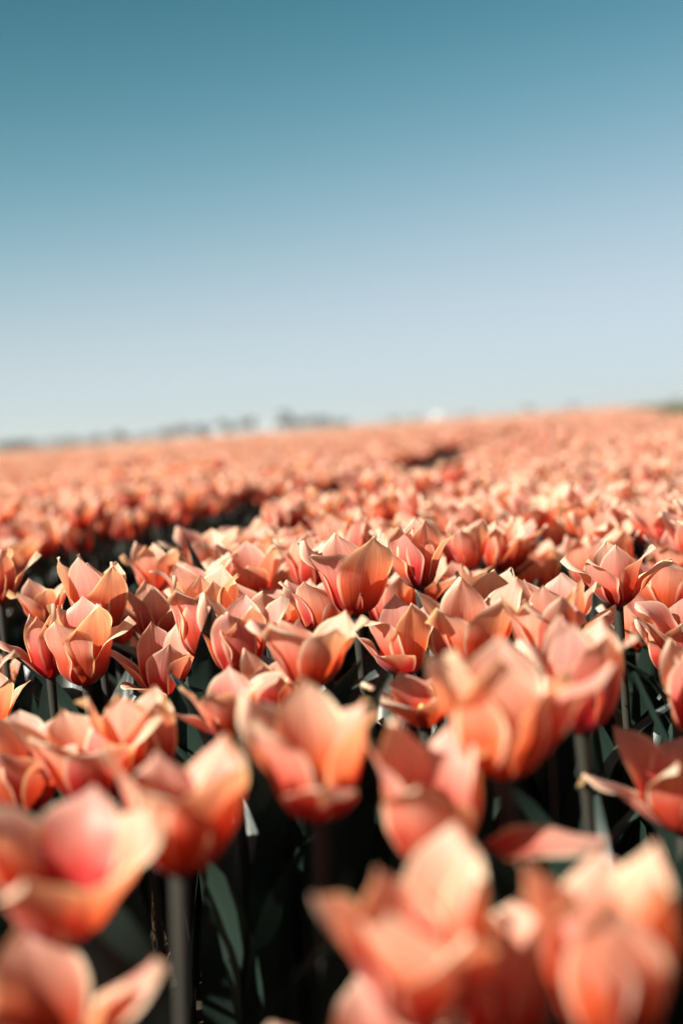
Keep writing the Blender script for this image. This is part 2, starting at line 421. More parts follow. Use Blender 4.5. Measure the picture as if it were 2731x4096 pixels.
def add_tulip(base, height, bmeshes, rot, scale, label, group, seed, pistil=False, nleaf=None, lscale=1.0):
    """Empty on the soil > petals, stem, leaves. height = level of the flower's receptacle"""
    rng = random.Random(seed)
    root = bpy.data.objects.new('tulip', None); COL.objects.link(root)
    root.empty_display_size = 0.02; root.location = base
    root['label'] = label; root['category'] = 'tulip'
    if group: root['group'] = group
    sc = scale if isinstance(scale, tuple) else (scale,) * 3
    mb = Matrix.Translation((0, 0, height)) @ Matrix.Diagonal((*sc, 1)) @ rot.to_4x4()
    for m in bmeshes:
        o = bpy.data.objects.new('petal', m); COL.objects.link(o); o.parent = root; o.matrix_basis = mb
    if pistil:
        o = bpy.data.objects.new('pistil', PISTIL); COL.objects.link(o); o.parent = root; o.matrix_basis = mb
    o = bpy.data.objects.new('stem', rng.choice(STEMS)); COL.objects.link(o); o.parent = root
    o.matrix_basis = Matrix.Diagonal((1, 1, height + 0.002, 1))
    a0 = rng.uniform(0, 360); n = nleaf if nleaf is not None else rng.choice((2, 3, 3))
    for k in range(n):
        turn = a0 + k * 360 / n + rng.uniform(-25, 25)
        for tries in range(12):
            tip = Vector(base) + Matrix.Rotation(R(turn), 3, 'Z') @ Vector((0, -0.11 * lscale, 0.2 * lscale))
            q = cam_rot.inverted() @ (tip - CAM)
            sx, sy = PW / 2 + FPX * q.x / max(-q.z, .05), PH / 2 - FPX * q.y / max(-q.z, .05)
            if not (q.z > -1.1 and 80 < sx < 330 and sy > 790): break
            turn += 37
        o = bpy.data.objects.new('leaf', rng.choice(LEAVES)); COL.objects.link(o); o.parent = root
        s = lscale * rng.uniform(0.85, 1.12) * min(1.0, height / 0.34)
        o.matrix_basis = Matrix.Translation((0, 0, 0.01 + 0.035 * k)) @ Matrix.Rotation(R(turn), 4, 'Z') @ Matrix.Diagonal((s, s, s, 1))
    return root

# ------------------------------------------------------------------ tulips one can tell apart, placed from the photograph
# (x, y, width) of the bloom on a 1568-wide print of the photograph; kind; yaw; tilt (deg towards az); petal overrides; label
# petals 0, 2, 4 are the outer ones at yaw + 0, 120, 240; 1, 3, 5 the inner ones. azimuth 0 faces the camera, 90 is to its right.
HERO = [
 # -------- blurred ones close to the lens
 (120, 2310, 500, 'open', 10, (10, 0), {2: dict(az=82, phi=34, tip=36, L=.074)}, 'big soft orange tulip cut by the bed corner beside a pale petal tip'),
 (150, 1985, 400, 'open', -20, (14, 10), {2: dict(tip=30)}, 'half-open orange tulip leaning over the lowest one, with a folded cream petal tip'),
 (415, 1850, 330, 'cup', 35, (6, 90), {2: dict(phi=24, tip=10, L=.074)}, 'wide dark-throated tulip with one tall petal standing up beside a bare patch of straw'),
 (200, 1735, 330, 'open', 15, (4, 0), {}, 'pale pink tulip squeezed behind the dark-throated one'),
 (715, 1722, 300, 'cup', 0, (12, 0), {0: dict(phi=34, tip=74, L=.056, bend=.5), 1: dict(phi=16), 5: dict(phi=16)}, 'goblet-shaped tulip whose lowest front petal curls outward over dark leaves'),
 (1095, 1815, 435, 'cup', 40, (6, 20), {0: dict(az=88, phi=74, tip=88, base=88, L=.080, belly=0), 5: dict(az=-10, phi=26, tip=40), 'd': 0.70, 's': 1.0}, 'coral tulip with one petal dropped flat out to its side'),
 (1190, 1622, 355, 'cup', 4, (6, 20), {2: dict(az=100, phi=40, tip=46, L=.074), 0: dict(az=0, phi=12, tip=0, W=.0235), 'd': 0.72, 's': 1.08}, 'big pink tulip with a smooth bright front petal and a long pointed side petal'),
 (1330, 1545, 250, 'goblet', 30, (4, 40), {}, 'red-shadowed goblet tulip on a bare stem behind the big pink tulip'),
 (930, 2130, 385, 'cup', 25, (12, 0), {}, 'large orange tulip with a dark red throat and thick cream rim'),
 (1165, 2230, 260, 'goblet', 50, (3, 90), {}, 'dim brownish-orange tulip tucked between two bigger cream-rimmed ones'),
 (850, 2420, 420, 'open', 10, (5, 0), {}, 'tulip showing only a soft orange petal rim below the dark-throated one'),
 (1385, 2175, 325, 'goblet', 15, (4, 10), {}, 'tall orange tulip with a broad cream rim and dark red front'),
 (1545, 1785, 260, 'open', 60, (5, 0), {4: dict(az=-80, phi=52, tip=60), 'd': 0.88, 's': 1.0}, 'coral tulip with a thin petal poking out beside a dark upright leaf'),
 (1605, 1580, 150, 'goblet', 0, (4, 0), {}, 'slim coral tulip above the one with a poking petal'),
 # -------- the sharp ones
 (362, 1518, 200, 'cup', 0, (10, 20), {0: dict(az=-38, phi=62, tip=84, L=.060, base=80), 1: dict(az=60, phi=30, tip=36), 4: dict(az=-85, phi=48, tip=52), 5: dict(az=150, phi=14), 2: dict(az=5, phi=22, tip=6, L=.064), 3: dict(az=200, phi=18), 'd': 1.27}, 'sunlit star-shaped tulip with a curled lower petal in front of glossy leaves'),
 (203, 1472, 165, 'goblet', -30, (5, 330), {2: dict(az=78, phi=24, tip=52, roll=.006), 'd': 1.25}, 'sharp salmon goblet tulip with one rolled cream petal edge'),
 (80, 1478, 150, 'cup', 28, (4, 0), {4: dict(az=-95, phi=52, tip=78), 0: dict(phi=12, tip=-8), 'd': 1.32}, 'tulip with a dark red front petal and a petal hanging off its side'),
 (215, 1370, 140, 'goblet', 20, (3, 20), {'d': 1.38}, 'tall pale tulip rising behind the salmon goblet'),
 (358, 1405, 180, 'open', 0, (4, 0), {0: dict(phi=10, tip=-22), 2: dict(az=95, phi=46, tip=56, L=.074), 4: dict(az=265, phi=42, tip=50), 3: dict(phi=26, tip=20), 'd': 1.42}, 'spidery tulip with a maroon front petal and long pointed side petals'),
 (475, 1405, 135, 'goblet', 15, (4, 10), {'d': 1.42}, 'plain salmon goblet tulip between two open ones, dark shadow on its front'),
 (555, 1455, 170, 'cup', -15, (5, 0), {'d': 1.15}, 'smooth pink tulip with a pale blade-like side petal'),
 (712, 1495, 225, 'open', 30, (4, 0), {0: dict(phi=40, tip=50), 'd': 1.02}, 'soft pink open tulip layered over paler ones in the middle of the bed'),
 (505, 1615, 255, 'open', -8, (6, 340), {4: dict(az=-82, phi=58, tip=66, L=.076), 'd': 0.98}, 'coral open tulip stretching one petal sideways over dark leaves'),
 (620, 1560, 200, 'open', 40, (4, 30), {'d': 1.05}, 'crumpled pink tulip wedged behind the curled-rim goblet'),
 (897, 1460, 190, 'open', 10, (5, 350), {0: dict(az=-20, phi=58, tip=72, L=.058), 1: dict(az=30, phi=18, tip=8), 4: dict(az=-80, phi=46, tip=52), 'd': 1.2}, 'orange open tulip with a folded front petal beside a single dark leaf blade'),
 (800, 1318, 178, 'cup', 12, (4, 0), {'d': 1.36}, 'pale salmon cup tulip with streaked upright petals'),
 (950, 1272, 162, 'goblet', 0, (2, 0), {0: dict(az=-4, phi=6, tip=-12, L=.068), 4: dict(az=-78, phi=34, tip=76, bend=.6, L=.066), 2: dict(az=84, phi=26, tip=58, bend=.6, L=.064), 1: dict(az=40, phi=6), 5: dict(az=-45, phi=14, tip=8), 3: dict(az=170, phi=8, tip=0, L=.074), 'd': 1.36}, 'tall sharp tulip on a visible stem with two drooping side petals'),
 (1060, 1335, 120, 'open', 30, (8, 60), {'d': 1.48}, 'shaded orange tulip low behind the drooping-petal tulip'),
 (1065, 1250, 130, 'open', -20, (4, 90), {'d': 1.62}, 'tulip with a flat tan side petal beside the drooping-petal tulip'),
 (1145, 1250, 105, 'cup', 0, (4, 20), {2: dict(az=80, phi=44, tip=66, L=.07), 'd': 1.75}, 'small tulip with a tongue-like side petal at the edge of a dark hole'),
 (1090, 1425, 232, 'open', 20, (5, 0), {0: dict(phi=36, tip=30), 3: dict(phi=12, tip=0, W=.0225), 'd': 1.12}, 'wide creamy tulip with a broad rounded back petal'),
 (1415, 1318, 215, 'open', 18, (5, 350), {0: dict(az=12, phi=14, tip=0, W=.0215), 3: dict(az=190, phi=14, tip=4, W=.0225), 4: dict(az=-70, phi=40, tip=40), 5: dict(az=-45, phi=26, tip=24), 2: dict(az=95, phi=50, tip=70), 'd': 1.28}, 'large layered cream-edged tulip catching full sun beside the dark hole'),
 (1278, 1400, 165, 'cup', -10, (4, 0), {'d': 1.15}, 'double-layered coral tulip just below the dark hole'),
 (955, 1605, 205, 'star', 25, (6, 300), {'d': 1.0}, 'spiky dark coral tulip tucked behind the big pink one'),
 (1452, 1425, 120, 'cup', 30, (8, 0), {}, 'small tulip cup with a glowing dark orange throat'),
 (1535, 1480, 120, 'cup', 0, (5, 0), {}, 'tulip with long red petals beside the glowing cup'),
 (15, 1322, 120, 'goblet', 10, (3, 0), {2: dict(az=90, phi=36, tip=40), 'd': 1.5}, 'tulip on the brink of the dark furrow with a small petal apart'),
 (0, 1560, 95, 'cup', 0, (4, 0), {'d': 1.2}, 'coral tulip half out of sight above dark curved leaves'),
 (100, 1382, 125, 'open', 20, (6, 0), {'d': 1.45}, 'drooping orange tulip behind the maroon-fronted one'),
 (742, 1385, 175, 'open', 40, (4, 0), {1: dict(phi=12, tip=-6), 'd': 1.28}, 'tulip with white-lit pointed petals in front of the streaked cup'),
 (572, 1318, 130, 'cup', 0, (4, 0), {'d': 1.6}, 'pink tulip with a shaded hollow front near the smooth pink one'),
 (1545, 1375, 130, 'cup', 20, (4, 0), {}, 'pale tulip with rounded petals beside the layered cream-edged tulip'),
 (1310, 1470, 190, 'open', 0, (5, 0), {}, 'blurred pink tulip crowded between the glowing cup and the big pink one'),
 (640, 1640, 150, 'cup', 45, (4, 0), {'d': 0.95}, 'small cream-tipped tulip peeping behind the curled-rim goblet'),
 (310, 1700, 170, 'goblet', 20, (4, 0), {}, 'reddish bud-like tulip behind the wide dark-throated one'),
 (60, 1750, 240, 'cup', 50, (4, 300), {}, 'soft coral tulip pressed against the pale pink one'),
]
# heights of those blooms on the same print (0: not known)
TALL = [0, 350, 310, 230, 290, 0, 280, 280, 400, 300, 0, 440, 0, 200, 185, 165, 165, 150, 150, 170, 165, 180, 170, 150, 200, 170,
        165, 100, 120, 120, 170, 155, 120, 140, 110, 130, 130, 120, 110, 130, 130, 130, 150, 110, 120, 150]
ZMIN, ZMAX = 0.315, 0.43
placed = []
S1568 = PW / 1568.0
right = (cam_rot @ Vector((1, 0, 0))); right.z = 0; right.normalize()
for k, (hx, hy, hw, kind, yaw, tilt, over, label) in enumerate(HERO):
    px, py, wpx = hx * S1568, hy * S1568, hw * S1568
    over = {i: ({**o, 'az': o['az'] - yaw} if isinstance(o, dict) and 'az' in o else o) for i, o in over.items()}   # azimuths above are seen from the camera
    params = bloom_params(kind, 500 + k, over)
    ms, pts = petal_meshes(params, 21, 13)
    d = pix_dir(px, py)
    az_cam = math.atan2(d.y, d.x) - math.pi / 2                       # so that azimuth 0 faces the camera
    axis = Vector((math.cos(R(tilt[1])), math.sin(R(tilt[1])), 0))
    rot = Matrix.Rotation(az_cam, 3, 'Z') @ Matrix.Rotation(R(tilt[0]), 3, axis) @ Matrix.Rotation(R(yaw), 3, 'Z')
    P = np.array([rot @ Vector(p) for p in pts])
    lo, hi = P.min(0), P.max(0)
    wd = P @ np.array(right)
    width = float(np.percentile(wd, 99.2 if k < 14 else 97.6) - np.percentile(wd, 0.8 if k < 14 else 2.4))
    ctr_r = 0.5 * float(np.percentile(wd, 97) + np.percentile(wd, 3))
    look = d.normalized(); upv = np.array(Vector(right).cross(look)) 
    az = 1.0
    if TALL[k]:
        for it in range(12):
            Pz = P * np.array([1, 1, az]); hh = Pz @ upv; ratio = float(np.ptp(hh)) / width
            az = min(1.4, max(0.95, az * (TALL[k] / hw) / ratio))
    P = P * np.array([1, 1, az]); lo, hi = P.min(0), P.max(0); hh = P @ upv
    horiz = Vector((d.x, d.y, 0)).normalized()
    dirn = np.array(Vector((look.x, look.y, 0)).normalized()); ctr_d = float((P @ dirn).mean())
    zc = (0.5 * (hh.max() + hh.min()) - ctr_d * float(dirn @ upv)) / upv[2]
    s = 1.0
    if 'd' in over: s = over.get('s') or min(1.2, max(0.72, over['d'] * wpx / FPX / width))
    for it in range(0 if 'd' in over else 30):
        depth = s * width * FPX / wpx
        z = CAM_H + d.z * depth
        if z < ZMIN and s > 0.82: s *= 0.985
        elif z > ZMAX and s < 1.22: s *= 1.015
        else: break
    depth = over['d'] if 's' in over else s * width * FPX / wpx
    C = CAM + d * depth
    C.z = max(C.z, 0.27)
    base = Vector((C.x, C.y, 0)) - right * ctr_r * s - Vector(dirn) * ctr_d * s
    height = C.z - zc * s
    add_tulip((base.x, base.y, 0), height, ms, rot, (s, s, s * az), label, 'tulips told apart in the near bed', 900 + k, pistil=kind in ('open', 'star'), nleaf=2 if depth < 0.62 else 4, lscale=0.6 if depth < 0.62 else 0.92 if depth < 0.95 else 1.06)
    placed.append((base.x, base.y, depth, C.z, s))
    print('hero %2d depth %.2f z %.3f s %.2f X %.2f az %.2f' % (k, depth, C.z, s, base.x, az))

# ------------------------------------------------------------------ the rest of the field
rnd = np.random.RandomState(11)
heads = np.array([(p[0], p[1]) for p in placed])
def in_view(x, y, m_near, m_far):
    """inside the picture's wedge with a margin; the row direction is +Y"""
    fx, fy = math.cos(VIEW_AZ), math.sin(VIEW_AZ)
    dep = x * fx + y * fy
    lat = x * fy - y * fx                                             # to the right
    lim = (PW / 2 / FPX) * 1.03 * np.maximum(dep, 0)
    return (np.abs(lat) < lim + m_near + m_far * dep), dep, lat

def bed_points(y0, y1, x_left, spacing, jit, spill=0.0):
    """tulips in the beds between two stations, on a loose grid"""
    out = []
    nb = int((BED_R - x_left) / PERIOD) + 1
    for b in range(nb):
        xr = BED_R - b * PERIOD
        gx = np.arange(xr - BED_W - spill + spacing * .4, xr + (spill if b else 0), spacing * 1.3); gy = np.arange(y0, y1, spacing * 0.77)   # planted in rows along the bed
        X, Y = np.meshgrid(gx, gy)
        X = X + rnd.uniform(-jit, jit, X.shape) * spacing * 0.75; Y = Y + rnd.uniform(-jit, jit, Y.shape) * spacing
        out.append(np.stack([X.ravel(), Y.ravel(), np.full(X.size, b)], 1))
    return np.concatenate(out)

VAR = []           # shared bloom variants
kinds = ['goblet', 'cup', 'open', 'open', 'cup', 'goblet', 'open', 'cup', 'star', 'open', 'cup', 'star', 'bud', 'open', 'cup', 'open']
for k, kd in enumerate(kinds):
    VAR.append((kd, bloom_params(kd, 40 + k)))
VMESH = [petal_meshes(p, 17, 11)[0] for kd, p in VAR]

near = np.concatenate([bed_points(-1.0, 4.5, -14, 0.078, 0.45), bed_points(4.5, 9.0, -14, 0.080, 0.45, 0.04)])
ok, dep, lat = in_view(near[:, 0], near[:, 1], 0.55, 0.03)
near, dep, lat = near[ok], dep[ok], lat[ok]
dist = np.hypot(near[:, 0], near[:, 1])
visible = (np.abs(lat) < (PW / 2 / FPX) * dep + 0.02) & (dep > 0.3)
hd = np.min(np.hypot(near[:, None, 0] - heads[None, :, 0], near[:, None, 1] - heads[None, :, 1]), 1)
# the photograph's own tulips fill the first metre and a half of the bed; outside the frame others stand there too
keep = (hd > 0.058) & ((dep > 1.42) | ((dep > 1.0) & (hd > 0.072)) | (~visible & (np.abs(lat) > (PW / 2 / FPX) * dep + 0.09) & (dep > 0.25)) | ((dep < 0.22) & ((dep < -0.10) | (np.abs(lat) > 0.22))))
# the hole among the leaves beside the layered tulip
hole = CAM + pix_dir(1235 * S1568, 1300 * S1568) * 1.62
keep &= np.hypot(near[:, 0] - hole.x, (near[:, 1] - hole.y) * 0.6) > 0.13
# leaves, not blooms, fill the ground below the sharp flowers beside the furrow
keep &= ~((dep < 1.36) & visible & (lat < -0.06 * dep))
near, dep, lat, dist, visible = near[keep], dep[keep], lat[keep], dist[keep], visible[keep]
order = np.argsort(np.where(visible, dep, 99))
N_IND = 300 - len(HERO)
ind = order[:N_IND]; rest = order[N_IND:]

WORD = {'goblet': 'upright goblet-shaped', 'cup': 'half-open cup-shaped', 'open': 'fully open', 'star': 'flat star-like', 'bud': 'closed bud-like'}
def height_at(x, y):
    return 0.335 + 0.018 * math.sin(3.1 * x + 1.3 * y) + 0.014 * math.sin(1.7 * y - 2.2 * x + 1)
for q, i in enumerate(ind):
    x, y, b = near[i]
    rg = random.Random(7000 + q)
    v = rg.randrange(len(VAR)); kd = VAR[v][0]
    if b == 0:
        band = 'beyond the sharp ones' if dep[i] < 2.3 else 'farther along the near bed'
        lab = 'salmon %s tulip in the near bed %s' % (WORD[kd], band) if dep[i] < 2.3 else 'salmon %s tulip %s' % (WORD[kd], band)
        grp = '%s tulips %s' % (WORD[kd], band)
    else:
        lab = 'salmon %s tulip across the dark furrow from the near bed' % WORD[kd]; grp = '%s tulips across the furrow' % WORD[kd]
    tl = rg.uniform(0, 11)
    aa = rg.uniform(0, 6.28)
    rot = Matrix.Rotation(R(tl), 3, Vector((math.cos(aa), math.sin(aa), 0))) @ Matrix.Rotation(rg.uniform(0, 6.28), 3, 'Z')
    low = 0.03 if dep[i] < 1.42 else 0.0
    add_tulip((x, y, 0), height_at(x, y) - low + rg.gauss(0, 0.020), VMESH[v], rot, rg.uniform(0.88, 1.1), lab, grp, 7000 + q, pistil=kd in ('open', 'star'), nleaf=3)

# everything past the three hundred: one mass of real blooms, coarser with distance
BV, BT, BU, BVv, BR, BM = [], [], [], [], [], []
voff = [0]
def quads_to_tris(Q): return np.concatenate([Q[:, [0, 1, 2]], Q[:, [0, 2, 3]]])
def scatter(proto, pts, z, yaw, tilt, tdir, sc, mat):
    """copies of proto (V,T,U,Vv,R) at pts: real vertices"""
    V, T, U, Vv, Rr = proto
    n = len(pts)
    if n == 0: return
    c, s = np.cos(yaw), np.sin(yaw)
    x = V[None, :, 0] * c[:, None] - V[None, :, 1] * s[:, None]
    y = V[None, :, 0] * s[:, None] + V[None, :, 1] * c[:, None]
    zz = np.repeat(V[None, :, 2], n, 0)
    x = x + zz * (np.sin(tilt) * np.cos(tdir))[:, None]; y = y + zz * (np.sin(tilt) * np.sin(tdir))[:, None]
    P = np.stack([x * sc[:, None] + pts[:, 0:1], y * sc[:, None] + pts[:, 1:2], zz * sc[:, None] + z[:, None]], 2).reshape(-1, 3)
    nv = len(V)
    TT = (T[None] + (np.arange(n) * nv)[:, None, None]).reshape(-1, 3) + voff[0]
    BV.append(P); BT.append(TT); BU.append(np.tile(U, n)); BVv.append(np.tile(Vv, n))
    BR.append((np.tile(Rr, n).reshape(n, -1) * 0.6 + rnd.uniform(0, .4, n)[:, None]).ravel()); BM.append(np.full(len(TT), mat, np.int32))
    voff[0] += len(P)

def proto_bloom(params, nu, nv):
    V, Q, U, Vv, Rr = merged_bloom(params, nu, nv); return V, quads_to_tris(Q), U, Vv, Rr
def proto_leaf(seed, nu, nv):
    V, Q, U, Vv = leaf_geo(seed, nu, nv); return V, quads_to_tris(Q), U, Vv, np.full(len(U), (seed % 10) / 10)
def proto_stem(ns=3):
    V, Q, U, Vv = stem_geo(1, 3, ns); return V, quads_to_tris(Q), U, Vv, np.full(len(U), .3)

def z_of(P):
    return 0.335 + 0.018 * np.sin(3.1 * P[:, 0] + 1.3 * P[:, 1]) + 0.014 * np.sin(1.7 * P[:, 1] - 2.2 * P[:, 0] + 1) + rnd.normal(0, 0.016, len(P))

def fill(P, nu, nv, leaf, stem, scale=1.0, nvar=16):
    z = z_of(P); n = len(P)
    which = rnd.randint(0, nvar, n)
    for v in range(nvar):
        m = which == v; c = m.sum()
        scatter(proto_bloom(VAR[v][1], nu, nv), P[m], z[m] - 0.02 * (scale - 1), rnd.uniform(0, 6.28, c), rnd.uniform(0, .2, c), rnd.uniform(0, 6.28, c),
                scale * rnd.uniform(.88, 1.1, c), 0)
    zero = np.zeros(n)
    if leaf:
        for rep in range(2):
            wl = rnd.randint(0, 5, n)
            for v in range(5):
                m = wl == v; c = m.sum()
                scatter(proto_leaf(100 + v, *leaf), P[m], np.full(c, 0.01 + .03 * rep), rnd.uniform(0, 6.28, c), np.zeros(c), np.zeros(c), rnd.uniform(.9, 1.15, c), 1)
    if stem:
        V, T, U, Vv, Rr = proto_stem(); V = V.copy(); V[:, 2] *= 0.33
        scatter((V, T, U, Vv, Rr), P, zero, rnd.uniform(0, 6.28, n), zero, zero, np.ones(n), 2)

Pn = near[rest]; dn = dep[rest]
fill(Pn[(dn >= 0.6) & (dn < 5.0)], 7, 5, (6, 3), True)
fill(Pn[dn < 0.6], 9, 5, None, True)
fill(Pn[dn >= 5.0], 5, 3, (4, 3), True)
mid = bed_points(8.0, 22.0, -14, 0.095, .45, .10); ok, dp, _ = in_view(mid[:, 0], mid[:, 1], .3, .02); mid = mid[ok & (mid[:, 1] > 9.0)]
fill(mid, 4, 3, None, False, 1.02)
far = bed_points(22.0, 60.0, -36, 0.175, .5, .09); ok, dp, _ = in_view(far[:, 0], far[:, 1], .4, .01); far = far[ok]
fill(far, 3, 2, None, False, 1.8, 8)
vfar = bed_points(60.0, FIELD_END, -75, 0.36, .5); ok, dp, _ = in_view(vfar[:, 0], vfar[:, 1], .5, .01); vfar = vfar[ok]
fill(vfar, 3, 2, None, False, 3.0, 6)
V = np.concatenate(BV); T = np.concatenate(BT)
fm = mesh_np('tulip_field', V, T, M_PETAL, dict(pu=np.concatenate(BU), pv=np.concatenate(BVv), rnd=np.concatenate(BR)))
fm.materials.append(M_LEAF); fm.materials.append(M_STEM)
fm.polygons.foreach_set('material_index', np.concatenate(BM)); fm.update()
link('tulip_field', fm, kind='stuff', label='massed salmon tulips filling the beds out to the horizon', category='tulips')
print('field tris', len(T), 'counts', len(Pn), len(mid), len(far), len(vfar))

# ------------------------------------------------------------------ straw on the soil, grass on the verge
def straw():
    Vs, Qs = [], []; n = 0
    rg = np.random.RandomState(5)
    cube = np.array([(-1, -1, -1), (1, -1, -1), (1, 1, -1), (-1, 1, -1), (-1, -1, 1), (1, -1, 1), (1, 1, 1), (-1, 1, 1)], float)
    fq = np.array([(0, 3, 2, 1), (4, 5, 6, 7), (0, 1, 5, 4), (1, 2, 6, 5), (2, 3, 7, 6), (3, 0, 4, 7)])
    for k in range(5200):
        y = rg.uniform(0.3, 3.2); x = rg.uniform(-1.3, 0.38)
        L = rg.uniform(.008, .04); a = rg.uniform(0, 6.28); b = rg.normal(0, .35)
        P = cube * np.array([L, rg.uniform(.0006, .0014), rg.uniform(.0004, .001)])
        P[:, 2] += 0.004 * (P[:, 0] / L) ** 2
        P = P @ np.array([[math.cos(b), 0, math.sin(b)], [0, 1, 0], [-math.sin(b), 0, math.cos(b)]])
        P = P @ np.array([[math.cos(a), math.sin(a), 0], [-math.sin(a), math.cos(a), 0], [0, 0, 1]])
        Vs.append(P + np.array([x, y, rg.uniform(.006, .028)])); Qs.append(fq + n); n += 8
    return mesh_np('straw', np.concatenate(Vs), np.concatenate(Qs), M_STRAW, smooth=False)
link('straw', straw(), kind='stuff', label='dry straw bits scattered over the dark soil', category='straw')

def grass():
    rg = np.random.RandomState(8); n = 16000
    y = np.concatenate([rg.uniform(-1, 14, n // 2), 14 * (FIELD_END / 14) ** rg.rand(n // 2)])
    x = 0.86 + rg.rand(n) ** 1.3 * 5.5
    far_s = 1 + y / 40
    h = rg.uniform(.05, .16, n) * 1.0; w = rg.uniform(.002, .005, n) * far_s; a = rg.uniform(0, 6.28, n); l = rg.uniform(.2, .8, n) * h
    dx, dy = np.cos(a), np.sin(a)
    A = np.stack([x - dy * w, y + dx * w, np.zeros(n)], 1); B = np.stack([x + dy * w, y - dx * w, np.zeros(n)], 1)
    C = np.stack([x + dx * l * .4 + dy * w * .6, y + dy * l * .4 - dx * w * .6, h * .6], 1); D = np.stack([x + dx * l * .4 - dy * w * .6, y + dy * l * .4 + dx * w * .6, h * .6], 1)
    E = np.stack([x + dx * l, y + dy * l, h], 1)
    V = np.stack([A, B, C, D, E], 1).reshape(-1, 3); i = np.arange(n)[:, None] * 5
    T = np.concatenate([i + np.array([[0, 1, 2]]), i + np.array([[0, 2, 3]]), i + np.array([[3, 2, 4]])])
    return mesh_np('verge_grass', V, T, M_GRASS, dict(pu=np.tile([0, 0, .6, .6, 1], n), pv=np.tile([-1, 1, 1, -1, 0], n), rnd=np.repeat(rg.rand(n), 5)))
link('verge_grass', grass(), kind='stuff', label='rough green grass on the verge along the tulip bed', category='grass')

# ------------------------------------------------------------------ far trees, hedges and farm buildings
def box(bm, x0, x1, y0, y1, z0, z1):
    vs = [bm.verts.new(p) for p in ((x0, y0, z0), (x1, y0, z0), (x1, y1, z0), (x0, y1, z0), (x0, y0, z1), (x1, y0, z1), (x1, y1, z1), (x0, y1, z1))]
    for f in ((0, 3, 2, 1), (4, 5, 6, 7), (0, 1, 5, 4), (1, 2, 6, 5), (2, 3, 7, 6), (3, 0, 4, 7)): bm.faces.new([vs[i] for i in f])

def bm_obj(name, bm, mat, parent):
    me = bpy.data.meshes.new(name); bm.to_mesh(me); bm.free(); me.materials.append(mat)
    return link(name, me, parent)

def tube(bm, p0, p1, r0, r1, n=6):
    p0, p1 = Vector(p0), Vector(p1); d = (p1 - p0).normalized()
    u = d.orthogonal().normalized(); v = d.cross(u)
    a = [bm.verts.new(p0 + (u * math.cos(6.2832 * k / n) + v * math.sin(6.2832 * k / n)) * r0) for k in range(n)]
    b = [bm.verts.new(p1 + (u * math.cos(6.2832 * k / n) + v * math.sin(6.2832 * k / n)) * r1) for k in range(n)]
    for k in range(n): bm.faces.new((a[k], a[(k + 1) % n], b[(k + 1) % n], b[k]))

def far_point(x682, dist):
    d = pix_dir(x682, 425); d.z = 0; d.normalize()
    return Vector((d.x * dist, d.y * dist, -0.02))

def tree(x682, dist, h, rx, mat, label, seed, low=False, group='trees along the horizon'):
    rg = random.Random(seed); p = far_point(x682, dist)
    root = bpy.data.objects.new('shrub' if low else 'tree', None); COL.objects.link(root); root.location = p
    root['label'] = label; root['category'] = 'shrub' if low else 'tree'; root['group'] = group
    bm = bmesh.new()
    th = h * (0.12 if low else 0.34)
    tube(bm, (0, 0, -0.1), (0, 0, th), h * .022, h * .016); tube(bm, (0, 0, th), (h * .02, 0, h * .8), h * .016, h * .004)
    for k in range(9):
        a = rg.uniform(0, 6.28); z0 = rg.uniform(th * .8, h * .65); l = rx * rg.uniform(.5, .9)
        tube(bm, (0, 0, z0), (math.cos(a) * l, math.sin(a) * l, z0 + h * rg.uniform(.1, .3)), h * .009, h * .002, 5)
    bm_obj('trunk', bm, M_BARK, root)
    n = 1500; Vs = []; rgn = np.random.RandomState(seed)
    clumps = [(rgn.normal(0, .45) * rx, rgn.normal(0, .45) * rx, h * rgn.uniform(.12 if low else .28, .88), rx * rgn.uniform(.25, .5)) for _ in range(13)]
    s = h * .045
    for k in range(n):
        cx, cy, cz, cr = clumps[k % 13]; q = rgn.normal(0, 1, 3); q /= np.linalg.norm(q); q *= cr * rgn.rand() ** .45
        c = np.array([cx, cy, cz]) + q * np.array([1, 1, .8])
        c[2] = min(max(c[2], h * .05), h)
        u = rgn.normal(0, 1, 3); u /= np.linalg.norm(u); v = np.cross(u, rgn.normal(0, 1, 3)); v /= np.linalg.norm(v)
        ss = s * rgn.uniform(.6, 1.3)
        Vs += [c - u * ss, c + v * ss * .6, c + u * ss, c - v * ss * .6]
    V = np.array(Vs); Q = np.arange(n * 4).reshape(n, 4)
    link('crown', mesh_np('crown', V, Q, mat, dict(pu=np.tile([0, .5, 1, .5], n), pv=np.tile([0, 1, 0, -1], n), rnd=np.repeat(rgn.rand(n), 4)), smooth=False), root)

